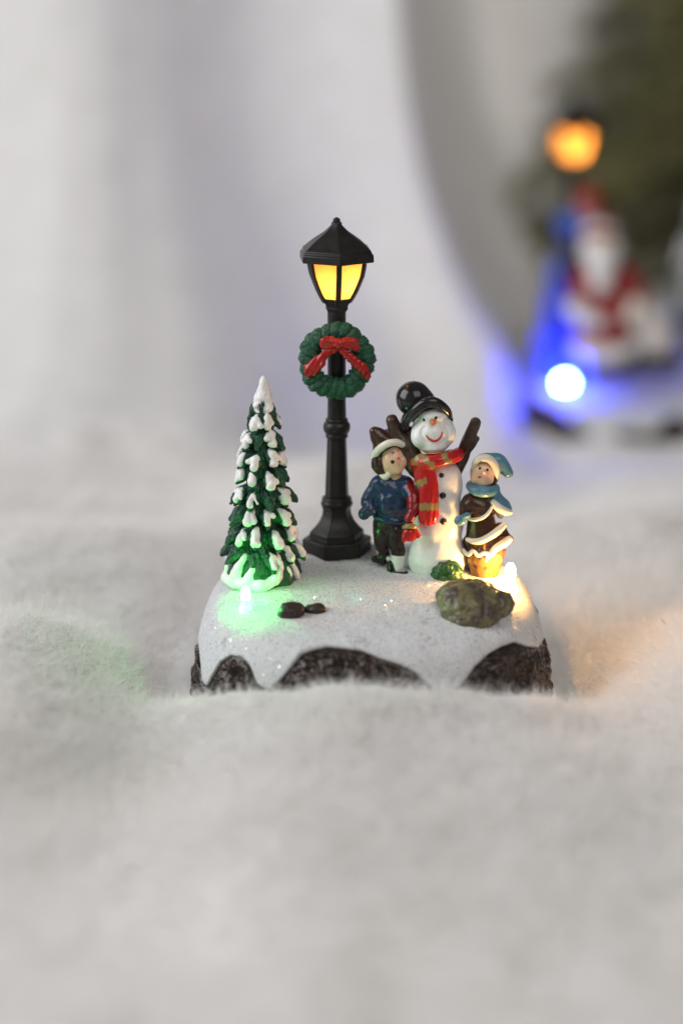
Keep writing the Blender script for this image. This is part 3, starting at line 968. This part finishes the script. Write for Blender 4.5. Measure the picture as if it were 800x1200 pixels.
def scarf_paint(px, py, v):
    c = np.tile(RED, (len(px), 1))
    w = 1.3 * np.sin(px * .9) + .9 * np.sin(px * 2.3 + py)
    def band(m): c[m] = GOLD
    d = (px - 500) * .55 + (py - 531)
    band((py < 556) & (px > 512) & (px < 530) & (np.abs((px - 521) * 1.0 + (py - 534) * -.55 + w) < 4.2))
    band((py < 553) & (px < 510) & (np.abs((px - 499) * .85 - (py - 539) * .9 + w) < 4.4))
    band((py < 545) & (px < 491) & (np.abs(px - 486 + w) < 4))
    band((np.abs(py - 566 + .35 * (px - 492) + w * .7) < 4) & (px < 500))
    band((np.abs(py - 594 + w * .6) < 4.2) & (px > 488))
    
    return c
s_.build('scarf', M['painted'], snowman, .75, paint=scarf_paint)

# ------------------------------------------------------------------ boy figurine
BP = on_top(458, 668)
BY = BP[1] + .1
FB, KB = frame(BY)
boy = thing('boy_figurine', 'child figurine in navy jacket and dark trousers under a brown pointed hat', 'figurine', (BP[0], BP[1], topz(BP[0], BP[1]) - .03), 'child figurines beside the snowman')
bo = Shape(FB, KB, 3)
bo.ball((460, 540, -4), (15.5, 15, 18), roll=10).cap((463, 552, -2), (462, 566, 0), 8, 9)
bo.ball((460, 583), (16, 12, 24)).cap((447, 576), (430, 600, -4), 6, 5).cap((474, 576), (478, 604, -4), 6, 5)
bo.cap((452, 605), (446, 645, 2), 9, 6).cap((468, 605), (466, 650, -2), 9, 6).ball((472, 541, -10), (5, 6, 7))
bo.ball((464, 550, -12), (8, 6, 6))
SK = np.array([.76, .50, .33]); 
def boy_paint(px, py, v):
    c = np.tile(SK, (len(px), 1))
    ch = np.exp(-((px - 468) / 5) ** 2 - ((py - 533) / 9) ** 2) * .35
    return c * (1 - ch[:, None]) + ch[:, None] * np.array([.75, .33, .22])
boyb = bo.build('body', M['painted'], boy, .9, paint=boy_paint)
dot(bo, 460.2, 530.8, 2.0, 'eye', M['blueish'], boyb)
dot(bo, 459.6, 541.3, 2.4, 'eye', M['ink'], boyb)
dot(bo, 466.6, 537.2, 1.5, 'mouth', M['mouth'], boyb)
dot(bo, 466.2, 528.2, 1.3, 'cheek_dot', M['mouth'], boyb)
h = Shape(FB, KB, 3)
h.chain([(452, 522, 4), (445, 513, 2), (440, 507, 0), (438, 505, -2)], [14, 11, 7, 4.8])
h.ball((455, 518, 6), (18, 16, 9), roll=-20).ball((449, 526, 8), (12, 14, 14))
h.disp = lambda P: .5 * KB * fbm(P / .25, 2)
bhat = h.build('hat', M['brown'], boy, .9)
t = Shape(FB, KB, 1.5)
t.chain([(438, 535, -6), (442, 528.5, -12), (449, 522.5, -16.5), (457, 519, -18), (465, 518.5, -15), (471, 521, -9)], [4.2, 4.4, 4.4, 4.2, 4.2, 3.8])
t.build('hat_trim', M['cream'], bhat, .8)
h = Shape(FB, KB, 2)
h.chain([(442, 535, -6), (443, 545, -7), (447, 552, -6)], [6.5, 8.5, 6.0])
h.ball((452, 540, 8), (14, 12, 16))
h.disp = lambda P: .5 * KB * fbm(P / .16, 2)
h.build('hair', M['hair'], boy, .8)
t = Shape(FB, KB, 1.5)
t.chain([(446, 556, -9), (451, 559, -11.5), (455.5, 555, -12), (457.5, 551, -11)], [2.6, 4.0, 3.6, 2.2])
t.build('collar_fur', M['cream'], boy, .7)
j = Shape(FB, KB, 4)
j.ball((460, 585), (24, 18, 30)).ball((450, 568), (15, 14, 12)).ball((470, 568), (13, 13, 12))
j.chain([(444, 567, -3), (434, 582, -5), (431.5, 589, -7), (433, 598, -13)], [10.5, 9, 8, 7.5])
j.chain([(476, 568, -6), (484, 582, -19), (484, 596, -26), (479, 608, -29)], [9.5, 8.5, 8, 7])
j.chain([(441, 606, -6), (455, 611, -12), (470, 611, -10), (478, 607, -4)], [4, 4.5, 4.5, 4])
j.ball((452, 590, -14), (9, 7, 12)).ball((428.5, 588, -8), (3, 3, 4))
j.disp = lambda P: .8 * KB * fbm(P / .28, 3)
NAVY = np.array([.016, .042, .095]); CRIM = np.array([.26, .012, .018])
def jk(px, py, v):
    c = np.tile(NAVY, (len(px), 1))
    ex = 477.5 + 2 * np.sin(py * .35) - .06 * (py - 565)
    c[px > ex] = CRIM
    return c
j.build('jacket', M['painted'], boy, .85, paint=jk)
m = Shape(FB, KB, 2)
m.ball((480, 626, -33), (9.5, 7, 9)).cap((486, 622, -36), (490, 628, -35), 3, 3).cap((474, 630, -35), (473, 633, -34), 4, 3)
m.build('mitten', M['red'], boy, .8)
m = Shape(FB, KB, 1.5)
m.chain([(473.5, 618, -34), (479, 616.5, -38), (484, 617, -37), (487, 618.5, -33)], [2.8, 3.2, 3.2, 2.8])
m.build('mitten_cuff', M['gold'], boy, .7)
m = Shape(FB, KB, 1.5)
m.ball((426.5, 602, -14), (7, 6, 7.5)).cap((425, 600, -17), (430, 596, -19), 3, 2.4).cap((430, 599, -12), (434, 595, -11), 6, 6.5)
m.build('mitten', M['navy'], boy, .7)
tr = Shape(FB, KB, 3)
tr.ball((456, 611), (18.5, 14, 12))
tr.chain([(448, 612, 0), (446.5, 628, -1), (448, 642, 1), (450, 648, 2)], [10.5, 9.6, 8.4, 6.4])
tr.chain([(464, 612, -3), (463, 630, -7), (466, 645, -7), (465, 650, -6)], [10.5, 9.8, 8.6, 7])
tr.disp = lambda P: .9 * KB * fbm(P / .24, 3)
tr.build('trousers', M['trouser'], boy, .85)
s = Shape(FB, KB, 1.5)
s.chain([(466, 653, -6), (465.5, 662, -6), (465, 667, -6)], [8.5, 7.5, 6.5])
s.chain([(449, 648, 0), (455, 655, -2)], [3.0, 3.0])
s.build('sock', M['white'], boy, .8)
s = Shape(FB, KB, 2)
s.cap((458, 662, -8), (459, 676, -10), 5, 6).cap((459, 675, -11), (470, 674.5, -14), 6, 4.2).cap((470, 674.5, -14), (476, 671, -15), 3.6, 2.2)
s.build('boot', M['boot'], boy, .8)
s = Shape(FB, KB, 2)
s.cap((450, 650, 2), (448, 655, 2), 7, 6.5).cap((448, 656, 2), (439, 655, 2), 6.5, 4.5)
s.build('boot', M['boot'], boy, .8)

# ------------------------------------------------------------------ girl figurine
GP = on_top(566, 672)
FG, KG = frame(GP[1])
girl = thing('girl_figurine', 'child figurine in brown layered dress with teal hat and teal scarf', 'figurine', (GP[0], GP[1], topz(GP[0], GP[1]) - .03), 'child figurines beside the snowman')
gb = Shape(FG, KG, 3)
gb.ball((565, 554.5, -4), (14.5, 14, 16), roll=-8).ball((556, 561, -9), (5, 6, 6)).ball((572, 562, -9), (6, 6, 6)).ball((565, 565, -9), (7, 7, 6))
gb.cap((567, 566), (566, 584), 7, 9).ball((564, 602), (15, 12, 24)).cap((552, 588, -4), (543, 606, -8), 5, 4).cap((578, 588), (586, 604, -2), 5, 4)
gb.cap((560, 615), (558, 668), 8, 6).cap((574, 615), (575, 668), 8, 6)
gb.ball((566, 553, -18.2), (2.6, 3, 2.4))
def gp(px, py, v):
    c = np.tile(np.array([.78, .54, .38]), (len(px), 1))
    for (cx, cy) in ((557, 558), (573, 560)):
        w = (np.exp(-((px - cx) / 4) ** 2 - ((py - cy) / 4) ** 2) * .4)[:, None]
        c = c * (1 - w) + w * np.array([.78, .34, .24])
    return c
girlb = gb.build('body', M['painted'], girl, .8, paint=gp)
dot(gb, 562, 549, 1.7, 'eye', M['ink'], girlb)
dot(gb, 570.4, 550.8, 1.7, 'eye', M['ink'], girlb)
dot(gb, 561.6, 559, 2.0, 'mouth', M['mouth'], girlb, ry=1.4)
h = Shape(FG, KG, 3)
h.ball((571, 546, 5), (17, 16, 14), roll=35)
h.chain([(573, 541, 3), (583, 540, 2), (590, 547, 2), (594, 553, 1), (597, 555, 0)], [10, 9, 7.5, 6.5, 4])
ghat = h.build('hat', M['teal'], girl, .8)
t = Shape(FG, KG, 1.5)
t.chain([(554, 549, -8), (557, 541, -13), (564, 536.8, -15), (572, 537.5, -14.5), (578, 543, -12), (581, 552, -8), (582, 561, -4)], [2.4, 3.6, 4.4, 4.8, 4.8, 4.4, 3.4])
t.build('hat_trim', M['cream'], ghat, .7)
h = Shape(FG, KG, 2)
h.chain([(577, 556, -5), (578, 563, -6), (577, 568, -6)], [4.5, 4.5, 3])
h.build('hair', M['hair'], girl, .7)
t = Shape(FG, KG, 2.5)
t.chain([(551, 570, -4), (556, 574, -13), (564, 576, -17), (573, 576, -14), (580, 573, -4), (575, 570, 8), (562, 568, 11), (552, 568, 6), (551, 570, -4)], [5.4, 6.5, 7, 6.5, 5.6, 5.5, 5.5, 5.4, 5.4])
t.chain([(578, 574, -8), (583, 584, -9), (590, 592, -8), (595, 597, -6)], [5.5, 6.5, 7.5, 4.5], flat=1.3)
gsc = t.build('scarf', M['teal'], girl, .75)
t = Shape(FG, KG, 1.5)
t.chain([(578, 589, -13), (584, 595, -14.5), (591, 599, -13), (597, 600, -8)], [4, 5, 5, 3.2])
t.build('fur_cuff', M['cream'], girl, .7)
c = Shape(FG, KG, 3)
c.ball((559, 592, -4), (19, 16, 16), roll=18).ball((571, 590), (13, 14, 16)).cap((549, 592, -8), (545, 603, -10), 9, 7)
def cpd(P):
    px, py = proj(P)
    return .7 * KG * np.sin(px * .9) * sstep(596, 606, py) + .6 * KG * fbm(P / .28, 2)
c.disp = cpd
c.build('cape', M['brown'], girl, .75)
t = Shape(FG, KG, 1.2)
t.chain([(549, 608, -15), (556, 609, -20), (564, 607, -21), (571, 602, -19), (576, 594, -16)], [1.8, 2.2, 2.2, 2.2, 1.6])
t.build('cape_trim', M['cream'], girl, .6)
m = Shape(FG, KG, 1.5)
m.ball((538.5, 610, -26), (7, 5.5, 6.2), roll=-20).cap((541, 606, -28), (547, 604, -22), 2.6, 4)
m.build('mitten', M['teal'], girl, .7)
d = Shape(FG, KG, 3)
d.cap((563, 604, 0), (566, 636, 0), 15.5, 21)
d.ball((562, 634, -3), (20, 18, 9)).cap((585, 620, 0), (595, 631, -1), 8, 4)
def sk(P):
    px, py = proj(P)
    return .8 * KG * np.sin(np.arctan2(P[:, 0] - GP[0], -(P[:, 1] - GP[1])) * 14) * sstep(606, 640, py) + .4 * KG * fbm(P / .25, 2)
d.disp = sk
d.build('skirt', M['brown'], girl, .8)
t = Shape(FG, KG, 1.5)
t.chain([(547, 632, -14), (553, 634, -18), (562, 634, -21.5), (573, 629, -21), (583, 622, -17), (590, 615, -11)], [2.4, 3.4, 4.0, 4.2, 4.6, 3.6])
t.build('skirt_trim', M['cream'], girl, .7)
d = Shape(FG, KG, 3)
d.cap((565, 636, 0), (567, 646, 0), 20, 24).cap((568, 648), (567, 670), 22, 18).cap((582, 634, -4), (596, 632, -6), 8, 4.5)
def sk2(P):
    px, py = proj(P)
    return .5 * KG * np.sin(np.arctan2(P[:, 0] - GP[0], -(P[:, 1] - GP[1])) * 11 + 1) * sstep(660, 650, py) + .9 * KG * fbm(P / .25, 2)
d.disp = sk2
def un(px, py, v):
    cc = np.tile(np.array([.075, .034, .014]), (len(px), 1))
    g_ = (py > 653 + 3 * np.sin(px * .45)) & (vnoise(v / .16) > -.28)
    cc[g_] = np.array([.20, .105, .028])  # gold paints the warm bulb's glow into the lower skirt
    return cc
d.build('underskirt', M['painted'], girl, .8, paint=un)
t = Shape(FG, KG, 1.5)
t.chain([(543, 645, -14), (548, 650, -18), (554, 646, -22), (560, 651, -23.5), (567, 648, -24), (574, 650, -23), (580, 643, -21), (588, 638, -17), (596, 632, -11)], [2.2, 2.6, 2.4, 2.6, 2.4, 3.6, 4.2, 4.8, 4.2])
t.chain([(571, 652, -23), (569, 657, -22)], [3, 2])
t.build('underskirt_trim', M['cream'], girl, .7)

# ------------------------------------------------------------------ bush, boulder, stones
p = on_top(523, 684)
FQ, KQ = frame(p[1] + .35)
bush = thing('bush', 'small round green knobbly bush wedged between the snowman and the boulder', 'bush', p)
s = Shape(FQ, KQ, 1.2)
s.ball((523, 672), (17.5, 16, 16.5))
r_ = random.Random(3)
for i in range(110):
    a1 = r_.uniform(0, 2 * math.pi); zc = r_.uniform(-.75, 1); rr = math.sqrt(1 - zc * zc)
    q = FQ(523, 672) + np.array([rr * math.cos(a1) * 16.3, rr * math.sin(a1) * 15, zc * 15.8]) * KQ
    s.ball(q, r_.uniform(2.4, 3.8))
s.build('foliage', M['bush'], bush, .8)

p = on_top(556, 712)
FR_, KR = frame(p[1])
rk = Shape(FR_, KR, 12)
rk.ball((553, 704, -8), (43, 36, 25), roll=8).ball((551, 719, -32), (34, 20, 20)).ball((581, 706, -4), (21, 24, 17)).ball((555, 731, -42), (22, 14, 13))
rk.disp = lambda P: 1.5 * KR * fbm(P / .5, 4) - 2.4 * KR * np.abs(vnoise(P / .24)) + 1.2 * KR
v, F = rk.mesh(1.1)
o = obj('boulder', v, F, M['boulder'], origin=p)
o['label'] = 'mossy olive brown boulder half sunk in the snow beside the green bush'; o['category'] = 'rock'

def stone(prims, label, px, py):
    p = on_top(px, py)
    F_, K_ = frame(p[1])
    s = Shape(F_, K_, 2.5)
    for (c, r, ro) in prims: s.ball(c, r, roll=ro)
    s.disp = lambda P: 1.0 * K_ * fbm(P / .3, 3) - 1.2 * K_ * np.abs(vnoise(P / .22 + 2))
    v, F = s.mesh(.8)
    o = obj('stone', v, F, M['stone'], origin=p)
    o['label'] = label; o['category'] = 'stone'; o['group'] = 'dark stones in the snow'
stone([((341, 717), (15, 14, 11), 6), ((334, 720), (9, 10, 10), 0), ((348, 715), (9, 9, 9), 0)], 'larger dark brown stone in the snow, beside the green bulb', 341, 722)
stone([((371.5, 714), (10, 10, 7), -10), ((363, 715), (6, 6, 4.5), 0)], 'smaller dark brown stone in the snow, the one farther from the green bulb', 371, 717)

# ------------------------------------------------------------------ the far ornament
KS2 = 1.62
RC = W(782, 448, 53)                              # centre of its top
r_base = thing('ornament_base', 'blurred snowy ornament base under the Santa figurine, with dark rock edge', 'ornament base', (0, 0, 0), 'snowy ornament bases')
def edge_far(P):
    x, y, z = P[..., 0], P[..., 1], P[..., 2]
    ez = 1.75 + .35 * np.sin(x * 1.5 + 1.6) + .2 * np.sin(x * 4 + y)
    return (ez - z) * 40
SN2, RK2 = base_grid(edge_far, 90, 360)
obj('snow_cover', SN2.reshape(-1, 3), wrap_faces(*SN2.shape[:2]), M['snow'], r_base)
obj('rock_side', RK2.reshape(-1, 3), wrap_faces(*RK2.shape[:2]), M['rock'], r_base)
KZ2 = KS2 * .58
ROOT2 = np.array([RC[0], 53 - BCY * KS2, RC[2] - BZ * KZ2])
led('light_bulb', np.array([-3.32, -1.1, topz(-3.32, -1.1)]), .205, .95, M['led_blue'], M['dim_blue'], r_base, 'glowing blue bulb')
r_base.location = Vector(ROOT2) * S
r_base.scale = (KS2, KS2, KZ2)
def far_top(px, d):
    p = W(px, 450, 53 + d)
    l = (p - ROOT2) / KS2
    return np.array([p[0], 53 + d, ROOT2[2] + KZ2 * topz(l[0], l[1])])
q = W(668, 300, 55)
dup(lamp, (q[0], 55, far_top(668, 2)[2] - .1), (1.15, 1.15, 1.47), math.radians(8), 'blurred black street lamp with glowing amber lantern rising behind the Santa figurine', 'miniature street lamps')
lr = np.array([q[0], 55, far_top(668, 2)[2] - .1])
FC, KC = frame(54.2)
climber = thing('child_figurine', 'blurred child figurine in blue coat and red hat clinging to the far lamp post', 'figurine', FC(676, 292))
c_ = Shape(FC, KC, 3); c_.ball((684, 246, -4), (10, 10, 12)).cap((682, 254, -2), (674, 284, 0), 9, 11).cap((672, 280), (680, 312, 2), 8, 6).cap((668, 262, -4), (674, 250, 4), 5, 4)
cb_ = c_.build('body', M['skin'], climber, 1.4)
for ex in (680, 687):
    e = Shape(FC, KC, 1); e.ball((ex, 246, -14.0), 1.6); e.build('eye', M['ink'], cb_, .5)
c_ = Shape(FC, KC, 3); c_.ball((686, 236, -2), (14, 13, 10)).chain([(688, 232, 0), (692, 224, 2), (698, 228, 2)], [9, 6, 4]); c_.build('hat', M['red'], climber, 1.4)
c_ = Shape(FC, KC, 4); c_.ball((671, 268), (15, 13, 20)).chain([(664, 258, -3), (656, 264, -4), (658, 250, -2)], [8, 7, 6]).cap((680, 262, -6), (672, 252, -8), 7, 6)
c_.disp = lambda P: .8 * KC * fbm(P / .5, 2)
c_.build('coat', pmat('blue_coat', (.012, .09, .34), .3, (.008, .05, .2), nscale=300, coat=.2), climber, 1.4)
c_ = Shape(FC, KC, 3); c_.chain([(672, 284, -2), (680, 298, -4), (678, 316, 0)], [11, 9.5, 9]); c_.build('trousers', M['trouser'], climber, 1.4)
blue_tree = dup(tree, far_top(650, .9), 1.12, 2.6, 'blurred small fir tree lit by the blue bulb, tinted blue to match, beside the Santa figurine', 'miniature snowy fir trees')
pale_tree = dup(tree, far_top(813, 2.5), 1.6, .6, 'blurred frosted fir tree cut by the picture edge, beyond the white sack', 'miniature snowy fir trees')

blue_deep = pmat('blue_glow_branches', (.030, .075, .46), .35, (.015, .04, .28), nscale=220, coat=.2)  # branch paint tinted to deepen the blue bulb's light
blue_pale = pmat('blue_glow_snow', (.20, .28, .72), .4, (.14, .2, .6), nscale=220, coat=.2)  # the bulb's blue light is put into the snow colour too
frost = pmat('frosted_branches', (.30, .34, .34), .6, (.08, .13, .12), nscale=220, lo=.4, hi=.65, bump=.4, bscale=600)
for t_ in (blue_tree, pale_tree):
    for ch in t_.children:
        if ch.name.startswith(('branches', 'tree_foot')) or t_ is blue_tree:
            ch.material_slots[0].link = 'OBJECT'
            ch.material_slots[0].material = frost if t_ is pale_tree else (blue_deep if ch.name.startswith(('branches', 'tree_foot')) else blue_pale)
FZ, KZ = frame(51.5)
santa = thing('santa_figurine', 'blurred Santa figurine in red coat with a white beard', 'figurine', far_top(708, -1.5))
def zs(k=4): return Shape(FZ, KZ, k)
s = zs(6); s.ball((703, 282), (17, 16, 22)).ball((708, 350), (28, 22, 42)).cap((684, 330), (680, 362, -14), 10, 8).cap((730, 330), (746, 358, -8), 10, 8).cap((698, 390), (696, 428), 12, 11).cap((722, 390), (724, 428), 12, 11)
s.ball((703, 283, -16), (4, 4, 4))
sb = s.build('body', M['skin'], santa, 2.0)
for ex in (696, 710):
    e = zs(1); e.ball((ex, 276, -15.5), 2.2); e.build('eye', M['ink'], sb, .6)
s = zs(6); s.chain([(703, 301, -10), (704, 309, -14), (705, 320, -13)], [17, 18, 12]); s.ball((689, 293, -2), (9, 12, 14)).ball((718, 293, -2), (9, 12, 14)); s.disp = lambda P: .9 * KZ * fbm(P / .5, 3)
s.build('beard', M['white'], santa, 1.8)
s = zs(4); s.chain([(702, 268, 2), (701, 261, 4), (697, 257, 8)], [19, 14, 7]); hh = s.build('hat', M['santared'], santa, 1.8)
s = zs(3); s.chain([(684, 270, -4), (692, 266, -13), (702, 264, -16), (712, 266, -13), (720, 270, -4)], [4, 4.5, 4.5, 4.5, 4]); s.build('hat_trim', M['white'], hh, 1.6)
s = zs(8); s.ball((707, 360), (34, 27, 46)).ball((708, 330), (33, 22, 24)).cap((684, 325), (676, 356, -18), 14, 12).cap((733, 325), (748, 350, -10), 14, 11).cap((707, 380), (708, 402), 34, 36)
s.disp = lambda P: 1.0 * KZ * fbm(P / .9, 2)
cz = s.build('coat', M['santared'], santa, 2.0)
s = zs(5); s.chain([(678, 408, -20), (692, 414, -30), (710, 416, -34), (728, 413, -28), (742, 406, -16)], [10, 11, 11, 11, 9]); s.build('coat_trim', M['white'], cz, 1.8)
s = zs(4); s.cap((672, 362, -26), (684, 372, -34), 11, 10).cap((684, 374, -34), (700, 378, -36), 10, 9); s.build('mitten', M['white'], santa, 1.6)
s = zs(4); s.ball((703, 332, -26), (13, 9, 13)); s.build('highlight_ball', M['white'], santa, 1.6)  # white ball added to stand for a blue-lit highlight
s = zs(4); s.cap((744, 358, -14), (738, 374, -20), 11, 9); s.build('mitten', M['cream'], santa, 1.6)
for fx in (694, 726):
    s = zs(4); s.cap((fx, 428, -6), (fx + 2, 434, -24), 13, 12); s.build('boot', M['boot'], santa, 1.8)
p = far_top(770, -1)
sack = thing('gift_sack', 'blurred pale sack tied with dark cord standing beside the Santa figurine', 'sack', p)
FK, KK = frame(51.0)
s = Shape(FK, KK, 6); s.ball((770, 400), (24, 20, 24)).ball((766, 380), (14, 12, 16)).ball((757, 366, -2), (9, 8, 9)); s.disp = lambda P: 1.2 * KK * fbm(P / .8, 3)
s.build('bag', M['sack'], sack, 2)
s = Shape(FK, KK, 6); s.ball((764, 424, -6), (40, 20, 13)); s.ball((742, 412, 4), (16, 14, 18))
v, F = s.mesh(2)
o = obj('coal_heap', v, F, M['boot'], origin=p); o['label'] = 'blurred dark rock heaped around the pale sack'; o['category'] = 'rock'

# ------------------------------------------------------------------ fir tree behind
def pine():
    r_ = random.Random(4)
    tx, ty = 27.2, 92.0
    zb = -6.0
    root = thing('pine_tree', 'dark green fir tree with drooping needled branches beyond the Santa figurine', 'tree', (tx, ty, zb))
    v, f = loft([(1.6, zb), (1.3, zb + 15), (.9, zb + 35), (.3, zb + 55)], 12, 0, tx, ty)
    obj('trunk', v, f, M['bark'], root)
    BV, BF, NV, NF = [], [], [], []
    def tube(a, b, ra, rb):
        d = b - a; L_ = np.linalg.norm(d); d = d / (L_ + 1e-9)
        u = np.cross(d, [0, 0, 1.]); u = u / (np.linalg.norm(u) + 1e-6); w = np.cross(d, u)
        i0 = len(BV)
        for (c, r) in ((a, ra), (b, rb)):
            for k in range(5):
                t = 2 * math.pi * k / 5
                BV.append(c + (u * math.cos(t) + w * math.sin(t)) * r)
        for k in range(5):
            BF.append([i0 + k, i0 + (k + 1) % 5, i0 + 5 + (k + 1) % 5, i0 + 5 + k])
    def needles(a, b, n, ln):
        d = b - a; d_ = d / (np.linalg.norm(d) + 1e-9)
        for _ in range(n):
            c = a + d * r_.random()
            q = np.array([r_.gauss(0, 1), r_.gauss(0, 1), r_.gauss(0, 1)])
            q = q - d_ * (q @ d_); q /= np.linalg.norm(q) + 1e-9
            e = (q + d_ * .7); e = e / np.linalg.norm(e) * ln * r_.uniform(.7, 1.2)
            sd = np.cross(e, [r_.gauss(0, 1), r_.gauss(0, 1), r_.gauss(0, 1)]); sd = sd / (np.linalg.norm(sd) + 1e-9) * .075
            i0 = len(NV)
            NV.extend([c - sd, c + sd, c + e]); NF.append([i0, i0 + 1, i0 + 2])
    for lev in range(17):
        z0 = zb + 3 + lev * 3.1
        R = 22.0 * (1 - lev / 19) ** 1.3
        nb = 9
        for i in range(nb):
            a = 2 * math.pi * (i + r_.random() * .8) / nb + lev * .7
            ln = R * r_.uniform(.75, 1.08)
            prev = np.array([tx, ty, z0]); dirr = np.array([math.cos(a), math.sin(a), .10])
            seg = 7
            for sgm in range(seg):
                nx = prev + dirr * ln / seg
                dirr[2] -= .10
                tube(prev, nx, .34 * (1 - sgm / seg) + .06, .34 * (1 - (sgm + 1) / seg) + .06)
                needles(prev, nx, 40, 1.4)
                if sgm > 0:
                    for sd in (-1, 1):
                        pr = np.cross(dirr, [0, 0, 1.]) * sd
                        tw = nx + (dirr * .6 + pr * .8 + np.array([0, 0, -.25])) * ln * .26 * (1 - .08 * sgm)
                        tube(nx, tw, .09, .05)
                        needles(nx, tw, 44, 1.35)
                prev = nx
    br = obj('limbs', np.array(BV), BF, M['bark'], root)
    obj('needles', np.array(NV), NF, M['needle'], root, smooth=False)
pine()
